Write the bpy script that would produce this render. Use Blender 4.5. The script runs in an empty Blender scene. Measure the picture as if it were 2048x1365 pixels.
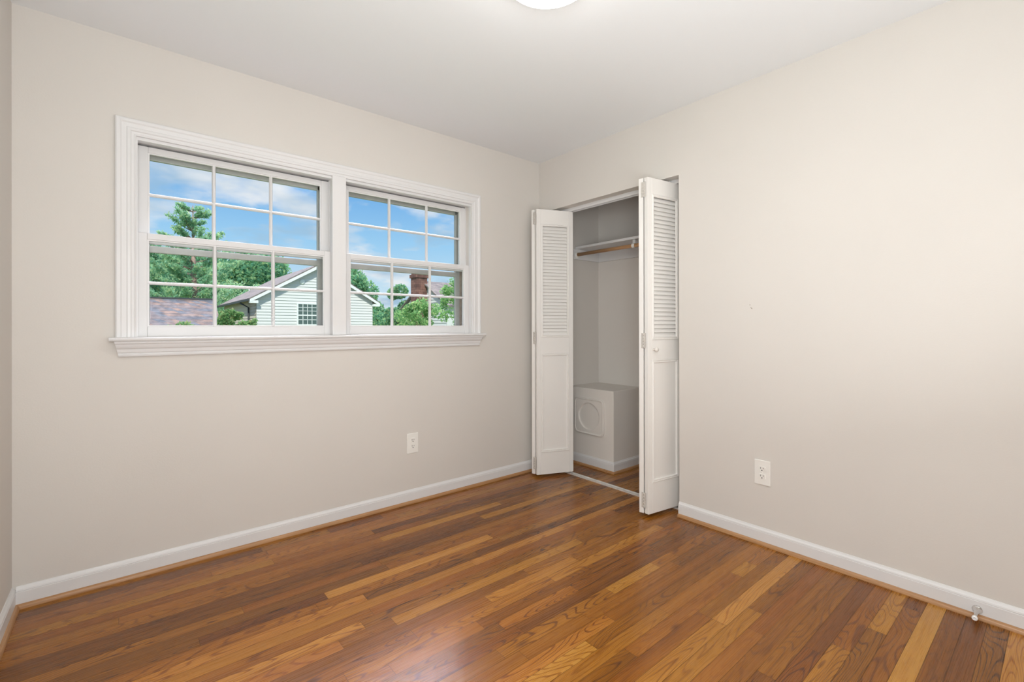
import bpy, math, random
from mathutils import Vector, Matrix

S = bpy.context.scene
COL = S.collection
PI = math.pi

# ------------------------------------------------------------------ camera
YAW, PITCH, ROLL = 0.69346, 0.00106, -0.00173
CAM = Vector((-2.5445, -2.7209, 1.13045))
F = Vector((math.cos(PITCH) * math.sin(YAW), math.cos(PITCH) * math.cos(YAW), math.sin(PITCH)))
R = Vector((math.cos(YAW), -math.sin(YAW), 0.0))
U = R.cross(F)
R2 = math.cos(ROLL) * R + math.sin(ROLL) * U
U2 = -math.sin(ROLL) * R + math.cos(ROLL) * U
cd = bpy.data.cameras.new('camera')
cam = bpy.data.objects.new('camera', cd)
COL.objects.link(cam)
M = Matrix((R2, U2, -F)).transposed().to_4x4()
M.translation = CAM
cam.matrix_world = M
cd.sensor_fit = 'HORIZONTAL'
cd.sensor_width = 36.0
cd.lens = 928.62 / 2048 * 36.0
cd.shift_y = -28.5 / 2048
cd.clip_start = 0.02
cd.clip_end = 500
S.camera = cam

# ------------------------------------------------------------------ exposure
S.view_settings.view_transform = 'Standard'
S.view_settings.look = 'None'
S.view_settings.gamma = 1.0
S.view_settings.use_curve_mapping = False
S.view_settings.exposure = 0.0
LAMP_POWER = 17.0       # emission of the glass bowl of the ceiling light
SKY_STRENGTH = 1.0
SUN_ENERGY = 4.0
HALL_FILL_POWER = 8.0
BOUNCE_POWER = 37.0
FILL_POWER = 54.0
SKY_PATCH_GLOW = 21.0

# ------------------------------------------------------------------ world: blue sky with loose clouds
W = bpy.data.worlds.new('sky')
S.world = W
W.use_nodes = True
nt = W.node_tree
nt.nodes.clear()
def N(t, typ, **kw):
    n = t.nodes.new(typ)
    for k, v in kw.items():
        setattr(n, k, v)
    return n
def ramp(t, stops, interp='LINEAR'):
    r = N(t, 'ShaderNodeValToRGB')
    cr = r.color_ramp
    cr.interpolation = interp
    while len(cr.elements) < len(stops):
        cr.elements.new(0.5)
    for e, (p, c) in zip(cr.elements, stops):
        e.position = p
        e.color = (*c, 1) if len(c) == 3 else c
    return r
def srgb(r, g, b):
    f = lambda c: (c / 255 / 12.92) if c / 255 <= 0.04045 else ((c / 255 + 0.055) / 1.055) ** 2.4
    return (f(r), f(g), f(b))
tc = N(nt, 'ShaderNodeTexCoord')
sep = N(nt, 'ShaderNodeSeparateXYZ')
nt.links.new(tc.outputs['Generated'], sep.inputs[0])
grad = ramp(nt, [(0.0, srgb(222, 236, 244)), (0.07, srgb(204, 228, 246)), (0.17, srgb(160, 208, 246)),
                 (0.30, srgb(100, 166, 232)), (0.42, srgb(84, 148, 222)), (1.0, srgb(72, 130, 205))])
nt.links.new(sep.outputs['Z'], grad.inputs[0])
# flattened cloud layer: divide the direction by its height
addz = N(nt, 'ShaderNodeMath', operation='ADD'); addz.inputs[1].default_value = 0.22
nt.links.new(sep.outputs['Z'], addz.inputs[0])
mx = N(nt, 'ShaderNodeMath', operation='MAXIMUM'); mx.inputs[1].default_value = 0.05
nt.links.new(addz.outputs[0], mx.inputs[0])
dx = N(nt, 'ShaderNodeMath', operation='DIVIDE'); dy = N(nt, 'ShaderNodeMath', operation='DIVIDE')
nt.links.new(sep.outputs['X'], dx.inputs[0]); nt.links.new(mx.outputs[0], dx.inputs[1])
nt.links.new(sep.outputs['Y'], dy.inputs[0]); nt.links.new(mx.outputs[0], dy.inputs[1])
cmb = N(nt, 'ShaderNodeCombineXYZ')
nt.links.new(dx.outputs[0], cmb.inputs[0]); nt.links.new(dy.outputs[0], cmb.inputs[1])
nz = N(nt, 'ShaderNodeTexNoise')
nz.inputs['Scale'].default_value = 2.3
nz.inputs['Detail'].default_value = 7
nz.inputs['Roughness'].default_value = 0.52
mp = N(nt, 'ShaderNodeMapping'); mp.inputs['Location'].default_value = (3.1, 7.4, 0)
nt.links.new(cmb.outputs[0], mp.inputs[0]); nt.links.new(mp.outputs[0], nz.inputs['Vector'])
cl = ramp(nt, [(0.47, (0, 0, 0)), (0.545, (0.6, 0.6, 0.6)), (0.62, (0.97, 0.97, 0.97))])
nt.links.new(nz.outputs['Fac'], cl.inputs[0])
shade = N(nt, 'ShaderNodeTexNoise'); shade.inputs['Scale'].default_value = 2.6; shade.inputs['Detail'].default_value = 4
nt.links.new(cmb.outputs[0], shade.inputs['Vector'])
ccol = ramp(nt, [(0.38, srgb(168, 196, 222)), (0.60, srgb(240, 240, 246))])
nt.links.new(shade.outputs['Fac'], ccol.inputs[0])
mixc = N(nt, 'ShaderNodeMixRGB')
nt.links.new(cl.outputs[0], mixc.inputs[0]); nt.links.new(grad.outputs[0], mixc.inputs[1]); nt.links.new(ccol.outputs[0], mixc.inputs[2])
# added bright sky patch above the view, for daylight indoors and floor sheen
dt = N(nt, 'ShaderNodeVectorMath', operation='DOT_PRODUCT'); dt.inputs[1].default_value = (0.37, 0.64, 0.676)
nt.links.new(tc.outputs['Generated'], dt.inputs[0])
gm = N(nt, 'ShaderNodeMapRange', interpolation_type='SMOOTHSTEP')
gm.inputs[1].default_value = 0.925; gm.inputs[2].default_value = 0.978
gm.inputs[3].default_value = 0.0; gm.inputs[4].default_value = SKY_PATCH_GLOW
nt.links.new(dt.outputs['Value'], gm.inputs[0])
gc = N(nt, 'ShaderNodeVectorMath', operation='SCALE'); gc.inputs[0].default_value = (0.96, 0.86, 1.0)
nt.links.new(gm.outputs[0], gc.inputs['Scale'])
sm = N(nt, 'ShaderNodeVectorMath', operation='ADD')
nt.links.new(mixc.outputs[0], sm.inputs[0]); nt.links.new(gc.outputs[0], sm.inputs[1])
bg = N(nt, 'ShaderNodeBackground'); bg.inputs['Strength'].default_value = SKY_STRENGTH
nt.links.new(sm.outputs[0], bg.inputs['Color'])
wo = N(nt, 'ShaderNodeOutputWorld')
nt.links.new(bg.outputs[0], wo.inputs[0])

# sun: behind the house, high; it lights the neighbours and never enters this window
sl = bpy.data.lights.new('sun', 'SUN'); sl.energy = SUN_ENERGY; sl.angle = 0.02; sl.color = (1.0, 0.96, 0.88)
so = bpy.data.objects.new('sun', sl); COL.objects.link(so)
so.location = (-8, -12, 16)
so.rotation_euler = Vector((0.42, 0.62, -0.72)).to_track_quat('-Z', 'Y').to_euler()

# soft light bounced up from beside the viewer, at the wall behind the camera
al = bpy.data.lights.new('bounce_light', 'AREA'); al.shape = 'RECTANGLE'; al.size = 1.9; al.size_y = 0.8
al.energy = BOUNCE_POWER; al.color = (0.93, 0.97, 1.0)
ao = bpy.data.objects.new('bounce_light', al); COL.objects.link(ao)
ao.location = (-1.9, -2.97, 0.9)
ao.rotation_euler = Vector((0.0, 0.30, 0.95)).to_track_quat('-Z', 'Z').to_euler()

fl = bpy.data.lights.new('fill_light', 'AREA'); fl.shape = 'RECTANGLE'; fl.size = 0.85; fl.size_y = 1.5
fl.energy = FILL_POWER; fl.color = (0.95, 0.98, 1.0)
fo_ = bpy.data.objects.new('fill_light', fl); COL.objects.link(fo_)
fo_.location = (-2.42, -3.0, 1.15)
fo_.rotation_euler = Vector((0.70, 0.70, -0.06)).to_track_quat('-Z', 'Z').to_euler()

# ------------------------------------------------------------------ helpers
def tag(o, label=None, cat=None, group=None, kind=None):
    if label: o['label'] = label
    if cat: o['category'] = cat
    if group: o['group'] = group
    if kind: o['kind'] = kind
    return o
def empty(name, loc=(0, 0, 0), rz=0.0):
    o = bpy.data.objects.new(name, None)
    o.empty_display_size = 0.1
    o.location = loc
    o.rotation_euler = (0, 0, rz)
    COL.objects.link(o)
    return o

class MB:
    """collects polygons; build() links them as one mesh object"""
    def __init__(s): s.v = []; s.f = []; s.sm = []
    def add(s, vs, fs, smooth=False):
        o = len(s.v)
        s.v += [tuple(v) for v in vs]
        s.f += [tuple(i + o for i in f) for f in fs]
        s.sm += [smooth] * len(fs)
        return s
    def box(s, x0, x1, y0, y1, z0, z1):
        vs = [(x, y, z) for z in (z0, z1) for y in (y0, y1) for x in (x0, x1)]
        return s.add(vs, [(0, 2, 3, 1), (4, 5, 7, 6), (0, 1, 5, 4), (2, 6, 7, 3), (0, 4, 6, 2), (1, 3, 7, 5)])
    def extr(s, prof, O, A, B, L, l0, l1, k0=0.0, k1=0.0, smooth=False, j0=0.0, j1=0.0):
        """extrude a closed 2-D profile (a, b) along L from l0 to l1; ends mitred by k*a"""
        O, A, B, L = Vector(O), Vector(A), Vector(B), Vector(L)
        n = len(prof)
        a0 = [O + A * a + B * b + L * (l0 + k0 * a + j0 * b) for a, b in prof]
        a1 = [O + A * a + B * b + L * (l1 + k1 * a + j1 * b) for a, b in prof]
        fs = [(i, (i + 1) % n, n + (i + 1) % n, n + i) for i in range(n)]
        fs += [tuple(range(n))[::-1], tuple(range(n, 2 * n))]
        return s.add(a0 + a1, fs, smooth)
    def tube(s, pts, rad, n=12, caps=True):
        pts = [Vector(p) for p in pts]
        rad = rad if isinstance(rad, (list, tuple)) else [rad] * len(pts)
        vs = []
        for i, p in enumerate(pts):
            d = (pts[min(i + 1, len(pts) - 1)] - pts[max(i - 1, 0)]).normalized()
            a = d.cross(Vector((0, 0, 1)))
            if a.length < 1e-3: a = Vector((1, 0, 0))
            a.normalize(); b = a.cross(d)
            vs += [p + (a * math.cos(t) + b * math.sin(t)) * rad[i] for t in [2 * PI * k / n for k in range(n)]]
        fs = []
        for i in range(len(pts) - 1):
            for k in range(n):
                fs.append((i * n + k, i * n + (k + 1) % n, (i + 1) * n + (k + 1) % n, (i + 1) * n + k))
        s.add(vs, fs, True)
        if caps:
            o = len(s.v) - len(vs)
            s.f += [tuple(range(o, o + n))[::-1], tuple(range(o + (len(pts) - 1) * n, o + len(pts) * n))]
            s.sm += [False, False]
        return s
    def lathe(s, prof, O, axis, n=32):
        """prof = (distance along axis, radius)"""
        O = Vector(O); ax = Vector(axis).normalized()
        a = ax.orthogonal().normalized(); b = ax.cross(a)
        vs = []
        for h, r in prof:
            vs += [O + ax * h + (a * math.cos(2 * PI * k / n) + b * math.sin(2 * PI * k / n)) * max(r, 1e-5) for k in range(n)]
        fs = []
        for i in range(len(prof) - 1):
            for k in range(n):
                fs.append((i * n + k, i * n + (k + 1) % n, (i + 1) * n + (k + 1) % n, (i + 1) * n + k))
        fs += [tuple(range(n))[::-1], tuple(range((len(prof) - 1) * n, len(prof) * n))]
        return s.add(vs, fs, True)
    def build(s, name, mat, parent=None, bevel=0.0, kind=None, fix=True, autosmooth=False):
        me = bpy.data.meshes.new(name)
        me.from_pydata([tuple(v) for v in s.v], [], s.f)
        me.polygons.foreach_set('use_smooth', s.sm)
        me.update()
        if fix:
            import bmesh
            bm = bmesh.new(); bm.from_mesh(me)
            bmesh.ops.recalc_face_normals(bm, faces=bm.faces)
            bm.to_mesh(me); bm.free()
        me.materials.append(mat)
        o = bpy.data.objects.new(name, me)
        COL.objects.link(o)
        if parent is not None: o.parent = parent
        if kind: o['kind'] = kind
        if bevel:
            m = o.modifiers.new('bevel', 'BEVEL'); m.width = bevel; m.segments = 2; m.limit_method = 'ANGLE'
            m.angle_limit = math.radians(40)
        return o

# ------------------------------------------------------------------ materials
def mat(name, color, rough=0.5, metal=0.0, bump=0.0, bscale=200.0, var=0.0, vscale=3.0, spec=0.5):
    m = bpy.data.materials.new(name); m.use_nodes = True
    t = m.node_tree; b = t.nodes['Principled BSDF']
    b.inputs['Base Color'].default_value = (*color, 1)
    b.inputs['Roughness'].default_value = rough
    b.inputs['Metallic'].default_value = metal
    b.inputs['Specular IOR Level'].default_value = spec
    co = N(t, 'ShaderNodeTexCoord')
    if bump:
        n = N(t, 'ShaderNodeTexNoise'); n.inputs['Scale'].default_value = bscale; n.inputs['Detail'].default_value = 3
        t.links.new(co.outputs['Object'], n.inputs['Vector'])
        bp = N(t, 'ShaderNodeBump'); bp.inputs['Strength'].default_value = bump; bp.inputs['Distance'].default_value = 0.001
        t.links.new(n.outputs['Fac'], bp.inputs['Height']); t.links.new(bp.outputs[0], b.inputs['Normal'])
    if var:
        n = N(t, 'ShaderNodeTexNoise'); n.inputs['Scale'].default_value = vscale; n.inputs['Detail'].default_value = 4
        t.links.new(co.outputs['Object'], n.inputs['Vector'])
        r = ramp(t, [(0.3, tuple(c * (1 - var) for c in color)), (0.7, tuple(min(1, c * (1 + var)) for c in color))])
        t.links.new(n.outputs['Fac'], r.inputs[0]); t.links.new(r.outputs[0], b.inputs['Base Color'])
    return m
WALLC = srgb(217, 212, 205)
m_wall = mat('wall_paint', WALLC, 0.75, bump=0.25, bscale=160, var=0.012, vscale=2.0)
m_closet = mat('lightened_wall_paint', srgb(229, 224, 217), 0.75, bump=0.25, bscale=160)  # wall colour lightened to make up for weak light inside the closet
m_ceil = mat('ceiling_paint', srgb(236, 238, 239), 0.85, bump=0.15, bscale=160)
m_white = mat('white_trim_paint', srgb(226, 225, 224), 0.38, bump=0.12, bscale=90, var=0.01, vscale=6)
m_sash = mat('white_sash_paint', srgb(222, 221, 220), 0.42, bump=0.12, bscale=90)
m_door = mat('white_door_paint', srgb(240, 237, 232), 0.42, bump=0.15, bscale=120)
m_chip = mat('worn_white_hinge_paint', srgb(205, 200, 192), 0.5, bump=0.6, bscale=300, var=0.12, vscale=140)
m_plastic = mat('white_plastic', srgb(240, 238, 232), 0.35)
m_slot = mat('dark_slot', (0.012, 0.01, 0.009), 0.6)
m_alu = mat('track_metal', srgb(218, 215, 210), 0.4, metal=0.2, var=0.14, vscale=25)
m_chrome = mat('brushed_chrome', (0.72, 0.70, 0.68), 0.18, metal=1.0)
m_rubber = mat('white_rubber', srgb(240, 240, 240), 0.6)
m_storm = mat('storm_frame_metal', srgb(176, 176, 172), 0.5, metal=0.3, var=0.06, vscale=20)
m_blind = mat('weathered_exterior_jamb', srgb(150, 138, 126), 0.8, bump=0.5, bscale=80, var=0.18, vscale=18)
m_knob = mat('clear_knob', srgb(228, 222, 214), 0.12)

def wood(name, c0, c1, rough=0.3, axis='X', scale=(3, 60, 60)):
    m = bpy.data.materials.new(name); m.use_nodes = True
    t = m.node_tree; b = t.nodes['Principled BSDF']
    co = N(t, 'ShaderNodeTexCoord'); mpn = N(t, 'ShaderNodeMapping'); mpn.inputs['Scale'].default_value = scale
    n = N(t, 'ShaderNodeTexNoise'); n.inputs['Scale'].default_value = 1.0; n.inputs['Detail'].default_value = 5
    n.inputs['Roughness'].default_value = 0.65
    t.links.new(co.outputs['Object'], mpn.inputs[0]); t.links.new(mpn.outputs[0], n.inputs['Vector'])
    r = ramp(t, [(0.3, c0), (0.7, c1)])
    t.links.new(n.outputs['Fac'], r.inputs[0]); t.links.new(r.outputs[0], b.inputs['Base Color'])
    b.inputs['Roughness'].default_value = rough
    return m
m_shoe = wood('oak_shoe_x', srgb(158, 112, 70), srgb(190, 146, 102), 0.35, scale=(4, 120, 120))
m_shoey = wood('oak_shoe_y', srgb(158, 112, 70), srgb(190, 146, 102), 0.35, scale=(120, 4, 120))
m_rod = wood('rod_wood', srgb(176, 130, 88), srgb(212, 170, 126), 0.45, scale=(90, 5, 90))

# floor: strips of stained oak; tint and offset come from each board
m_floor = bpy.data.materials.new('oak_floor'); m_floor.use_nodes = True
t = m_floor.node_tree; b = t.nodes['Principled BSDF']
tint = N(t, 'ShaderNodeAttribute'); tint.attribute_name = 'tint'
offs = N(t, 'ShaderNodeAttribute'); offs.attribute_name = 'grain'
co = N(t, 'ShaderNodeTexCoord')
va = N(t, 'ShaderNodeVectorMath', operation='ADD')
t.links.new(co.outputs['Object'], va.inputs[0]); t.links.new(offs.outputs['Vector'], va.inputs[1])
# flowing cathedral figure
mpd = N(t, 'ShaderNodeMapping'); mpd.inputs['Scale'].default_value = (1.3, 9, 1)
t.links.new(va.outputs[0], mpd.inputs[0])
nd = N(t, 'ShaderNodeTexNoise'); nd.inputs['Scale'].default_value = 1.0; nd.inputs['Detail'].default_value = 1.5
t.links.new(mpd.outputs[0], nd.inputs['Vector'])
mul = N(t, 'ShaderNodeMath', operation='MULTIPLY'); mul.inputs[1].default_value = 165
t.links.new(nd.outputs['Fac'], mul.inputs[0])
sn = N(t, 'ShaderNodeMath', operation='SINE'); t.links.new(mul.outputs[0], sn.inputs[0])
fig = N(t, 'ShaderNodeMapRange'); fig.inputs[1].default_value = -1; fig.inputs[2].default_value = -0.55
t.links.new(sn.outputs[0], fig.inputs[0])
# fine pores
mpf = N(t, 'ShaderNodeMapping'); mpf.inputs['Scale'].default_value = (5, 380, 1)
t.links.new(va.outputs[0], mpf.inputs[0])
nf = N(t, 'ShaderNodeTexNoise'); nf.inputs['Scale'].default_value = 1.0; nf.inputs['Detail'].default_value = 4; nf.inputs['Roughness'].default_value = 0.6
t.links.new(mpf.outputs[0], nf.inputs['Vector'])
# slow streaks
mps = N(t, 'ShaderNodeMapping'); mps.inputs['Scale'].default_value = (.8, 30, 1)
t.links.new(va.outputs[0], mps.inputs[0])
ns = N(t, 'ShaderNodeTexNoise'); ns.inputs['Scale'].default_value = 1.0; ns.inputs['Detail'].default_value = 3
t.links.new(mps.outputs[0], ns.inputs['Vector'])
def math2(op, a, bb):
    n = N(t, 'ShaderNodeMath', operation=op)
    for i, x in enumerate((a, bb)):
        if isinstance(x, (int, float)): n.inputs[i].default_value = x
        else: t.links.new(x, n.inputs[i])
    return n.outputs[0]
hs0 = N(t, 'ShaderNodeSeparateXYZ'); t.links.new(offs.outputs['Vector'], hs0.inputs[0])
s1 = math2('MULTIPLY', math2('SUBTRACT', fig.outputs[0], 0.75), math2('MULTIPLY', math2('FRACT', hs0.outputs['X'], 0), 0.30))
s2 = math2('MULTIPLY', math2('SUBTRACT', nf.outputs['Fac'], 0.5), 0.30)
s3 = math2('MULTIPLY', math2('SUBTRACT', ns.outputs['Fac'], 0.5), 0.26)
tot = math2('ADD', math2('ADD', s1, s2), math2('ADD', s3, tint.outputs['Fac']))
fr = ramp(t, [(0.0, srgb(58, 28, 8)), (0.22, srgb(100, 53, 14)), (0.40, srgb(136, 78, 14)),
              (0.60, srgb(168, 106, 34)), (1.0, srgb(214, 160, 80))])
t.links.new(tot, fr.inputs[0])
# knots
vk = N(t, 'ShaderNodeTexVoronoi'); vk.inputs['Scale'].default_value = 1.0
mpk = N(t, 'ShaderNodeMapping'); mpk.inputs['Scale'].default_value = (2.6, 6.5, 1)
t.links.new(va.outputs[0], mpk.inputs[0]); t.links.new(mpk.outputs[0], vk.inputs['Vector'])
kr = ramp(t, [(0.0, (0.30, 0.24, 0.22)), (0.035, (0.45, 0.40, 0.38)), (0.11, (1, 1, 1))])
t.links.new(vk.outputs['Distance'], kr.inputs[0])
mk = N(t, 'ShaderNodeMixRGB', blend_type='MULTIPLY'); mk.inputs[0].default_value = 0.9
t.links.new(fr.outputs[0], mk.inputs[1]); t.links.new(kr.outputs[0], mk.inputs[2])
# red or olive cast per board
hue = N(t, 'ShaderNodeHueSaturation')
t.links.new(mk.outputs[0], hue.inputs['Color'])
hs = N(t, 'ShaderNodeSeparateXYZ'); t.links.new(offs.outputs['Vector'], hs.inputs[0])
hh = N(t, 'ShaderNodeMath', operation='FRACT'); t.links.new(hs.outputs['Z'], hh.inputs[0])
hm = N(t, 'ShaderNodeMapRange'); hm.inputs[3].default_value = 0.499; hm.inputs[4].default_value = 0.508
t.links.new(hh.outputs[0], hm.inputs[0]); t.links.new(hm.outputs[0], hue.inputs['Hue'])
t.links.new(hue.outputs[0], b.inputs['Base Color'])
b.inputs['Roughness'].default_value = 0.27
rr = N(t, 'ShaderNodeMapRange'); rr.inputs[3].default_value = 0.20; rr.inputs[4].default_value = 0.36
t.links.new(nf.outputs['Fac'], rr.inputs[0]); t.links.new(rr.outputs[0], b.inputs['Roughness'])
bp = N(t, 'ShaderNodeBump'); bp.inputs['Strength'].default_value = 0.18; bp.inputs['Distance'].default_value = 0.0006
t.links.new(nf.outputs['Fac'], bp.inputs['Height']); t.links.new(bp.outputs[0], b.inputs['Normal'])
b.inputs['Specular IOR Level'].default_value = 0.42
b.inputs['Coat Weight'].default_value = 0.12
b.inputs['Coat Roughness'].default_value = 0.18
m_gap = mat('floor_gap', srgb(40, 20, 10), 0.8)

# glass
m_glass = bpy.data.materials.new('window_glass'); m_glass.use_nodes = True
t = m_glass.node_tree; t.nodes.clear()
tr = N(t, 'ShaderNodeBsdfTransparent'); tr.inputs[0].default_value = (0.985, 0.995, 0.99, 1)
gl = N(t, 'ShaderNodeBsdfGlossy'); gl.inputs['Roughness'].default_value = 0.02
fz = N(t, 'ShaderNodeFresnel'); fz.inputs['IOR'].default_value = 1.07
mxs = N(t, 'ShaderNodeMixShader'); ou = N(t, 'ShaderNodeOutputMaterial')
t.links.new(fz.outputs[0], mxs.inputs[0]); t.links.new(tr.outputs[0], mxs.inputs[1]); t.links.new(gl.outputs[0], mxs.inputs[2])
t.links.new(mxs.outputs[0], ou.inputs[0])

def emis(name, col, st):
    m = bpy.data.materials.new(name); m.use_nodes = True
    b = m.node_tree.nodes['Principled BSDF']
    b.inputs['Base Color'].default_value = (0.9, 0.9, 0.88, 1)
    b.inputs['Emission Color'].default_value = (*col, 1); b.inputs['Emission Strength'].default_value = st
    return m

# ------------------------------------------------------------------ room shell
H = 2.44; WID = 2.898; FY = -3.06; CX = 0.733; CY = -1.36; WT = 0.115
OY0, OY1, OZ = -1.223, -0.012, 2.042          # closet opening
def struct(mb, name, m, label=None, cat=None, **k):
    o = mb.build(name, m, None, **k); o['kind'] = 'structure'
    return tag(o, label, cat)

# window wall (y = 0): with opening
wx0, wx1, wz0, wz1 = -2.513, -0.660, 1.075, 2.010
mb = MB()
EXT = 0.20
for a0, a1, c0, c1 in ((-WID - .1, wx0, 0, H), (wx1, CX + .1, 0, H), (wx0, wx1, 0, wz0), (wx0, wx1, wz1, H)):
    mb.box(a0, a1, 0, EXT, c0 - (0.05 if c0 == 0 else 0), c1 + (0.05 if c1 == H else 0))
struct(mb, 'wall_back', m_wall, 'beige painted wall with the double window')
mb = MB().box(-WID - .1, -WID, FY - .1, 0, -.05, H + .05)
struct(mb, 'wall_left', m_wall, 'sliver of beige painted wall at the left edge')
# front wall behind the camera with the doorway to the hall
DX0, DX1, DZ = -0.86, -0.10, 2.04
mb = MB().box(-WID, DX0, FY - .1, FY, -.05, H + .05).box(DX1, WT, FY - .1, FY, -.05, H + .05).box(DX0, DX1, FY - .1, FY, DZ, H + .05)
struct(mb, 'wall_front', m_wall, 'beige painted wall behind the viewer')
# right wall with closet opening
mb = MB()
mb.box(0, WT, FY, OY0, -.05, H + .05).box(0, WT, OY0, OY1, OZ, H + .05).box(0, WT, OY1, 0, -.05, H + .05)
m_wallr = mat('wall_paint_right', WALLC, 0.75, bump=0.25, bscale=160, var=0.012, vscale=2.0)
t = m_wallr.node_tree; b = t.nodes['Principled BSDF']
src = b.inputs['Base Color'].links[0].from_socket
co = N(t, 'ShaderNodeTexCoord')
prev = src
for (yy, zz, r0) in ((-1.642, 1.2290, .0028), (-1.638, 1.2335, .0016), (-1.634, 1.247, .0022), (-1.6455, 1.2255, .0016)):
    dst = N(t, 'ShaderNodeVectorMath', operation='DISTANCE'); dst.inputs[1].default_value = (0, yy, zz)
    t.links.new(co.outputs['Object'], dst.inputs[0])
    lt = N(t, 'ShaderNodeMapRange'); lt.inputs[1].default_value = r0 * 1.5; lt.inputs[2].default_value = r0 * .5
    t.links.new(dst.outputs['Value'], lt.inputs[0])
    mm = N(t, 'ShaderNodeMixRGB'); mm.inputs[2].default_value = (*srgb(150, 138, 122), 1)
    t.links.new(lt.outputs[0], mm.inputs[0]); t.links.new(prev, mm.inputs[1]); prev = mm.outputs[0]
t.links.new(prev, b.inputs['Base Color'])
struct(mb, 'wall_right', m_wallr, 'beige painted wall with the closet opening')
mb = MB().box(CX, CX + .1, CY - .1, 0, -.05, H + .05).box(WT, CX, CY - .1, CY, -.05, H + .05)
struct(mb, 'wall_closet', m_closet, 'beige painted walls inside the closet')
mb = MB().box(-WID - .1, CX + .1, FY - .1, EXT, H, H + .12)
struct(mb, 'ceiling', m_ceil, 'smooth white ceiling')

# hall beyond the open doorway behind the camera
mb = MB().box(-WID, CX, FY - 1.25, FY - 1.15, -.05, H + .05).box(-WID - .1, -WID, FY - 1.15, FY - .1, -.05, H + .05) \
    .box(CX, CX + .1, FY - 1.15, FY - .1, -.05, H + .05)
struct(mb, 'wall_hall', m_wall, 'hallway walls outside the bedroom door')
struct(MB().box(-WID - .1, CX + .1, FY - 1.25, FY - .1, H, H + .1), 'ceiling_hall', m_ceil, 'hallway ceiling')
struct(MB().box(-WID - .1, CX + .1, FY - 1.25, FY - .1, -.05, 0), 'floor_hall', m_shoe, 'hallway oak floor')

# floor boards
rng = random.Random(11)
PW = 0.0572
hero = {  # row: [(x0, x1, tint)]
    12: [(-1.898, -1.03, .68)], 13: [(-2.75, -1.95, .42)],
    14: [(-2.62, -1.774, .57)], 17: [(-2.60, -1.853, .58)],
    18: [(-1.754, -0.70, .58)], 9: [(-1.677, -1.03, .20)],
    21: [(-1.079, -0.219, .55)], 20: [(-1.389, -0.86, .57)], 25: [(-1.55, -.953, .46), (-0.953, -0.613, .60), (-0.451, -0.02, .38)],
    22: [(-1.511, -0.62, .33)], 30: [(-1.2, -.407, .44), (-0.407, -0.25, .55)], 32: [(-1.95, -1.30, .40), (-1.30, -0.80, .56), (-0.80, 0.0, .70)],
    33: [(-.62, 0.0, .36)], 34: [(-.75, 0, .42)], 39: [(-0.405, 0.0, .56), (-1.1, -.405, .34)], 41: [(-1.3, 0.0, .68)],
    42: [(-1.1, 0.0, .33)], 43: [(-.95, 0.0, .29)], 44: [(-1.2, 0.0, .31)], 45: [(-1.4, 0, .64)], 36: [(-.95, 0, .36)], 37: [(-.7, 0, .30)],
    2: [(-2.0, -1.3, .50)], 6: [(-1.5, -.7, .62)], 27: [(-1.9, -1.1, .52)], 29: [(-1.62, -.9, .46)],
}
vs, fs, tn, gr = [], [], [], []
def plank(x0, x1, y0, y1, tv):
    g = 0.0005
    i = len(vs)
    vs.extend([(x0 + g, y0 + g, 0), (x1 - g, y0 + g, 0), (x1 - g, y1 - g, 0), (x0 + g, y1 - g, 0)])
    fs.append((i, i + 1, i + 2, i + 3))
    tn.append(tv); gr.append((rng.uniform(0, 60), rng.uniform(0, 60), rng.uniform(0, 60)))
nrow = int(-FY / PW) + 1
for r_ in range(nrow):
    y1 = -r_ * PW; y0 = max(FY, y1 - PW)
    xa, xb = -WID, (CX if y0 > CY - 0.05 else 0.06)
    hs_ = sorted(hero.get(r_, []))
    x = xa
    segs = []
    def fill(a, c):
        while c - a > 1e-4:
            L_ = rng.choice([.35, .6, .8, 1.0, 1.3, 1.7]) * rng.uniform(.8, 1.2)
            if c - a - L_ < .15: L_ = c - a
            tv = rng.gauss(.40, .062)
            if rng.random() < .07: tv = rng.uniform(.50, .60)
            if rng.random() < .15: tv = rng.uniform(.25, .32)
            segs.append((a, a + L_, tv)); a += L_
    for (a, c, tv) in hs_:
        if a > x: fill(x, a)
        segs.append((max(a, x), c, tv)); x = c
    if x < xb: fill(x, xb)
    for a, c, tv in segs: plank(a, min(c, xb), y0, y1, tv)
me = bpy.data.meshes.new('floor')
nb = len(fs)
i = len(vs)
# slab underneath (its top face shows as the hairline gaps)
vs += [(x, y, z) for z in (-.05, -.0012) for y in (FY, 0) for x in (-WID, CX)]
fs += [tuple(i + k for k in f) for f in ((0, 2, 3, 1), (4, 5, 7, 6), (0, 1, 5, 4), (2, 6, 7, 3), (0, 4, 6, 2), (1, 3, 7, 5))]
me.from_pydata(vs, [], fs)
a1 = me.attributes.new('tint', 'FLOAT', 'FACE'); a2 = me.attributes.new('grain', 'FLOAT_VECTOR', 'FACE')
for k in range(nb):
    a1.data[k].value = tn[k]; a2.data[k].vector = gr[k]
me.materials.append(m_floor); me.materials.append(m_gap)
for k in range(nb, len(fs)): me.polygons[k].material_index = 1
fo = bpy.data.objects.new('floor', me); COL.objects.link(fo); fo['kind'] = 'structure'
fo['label'] = 'stained oak strip floor with mixed light and dark boards'

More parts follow.
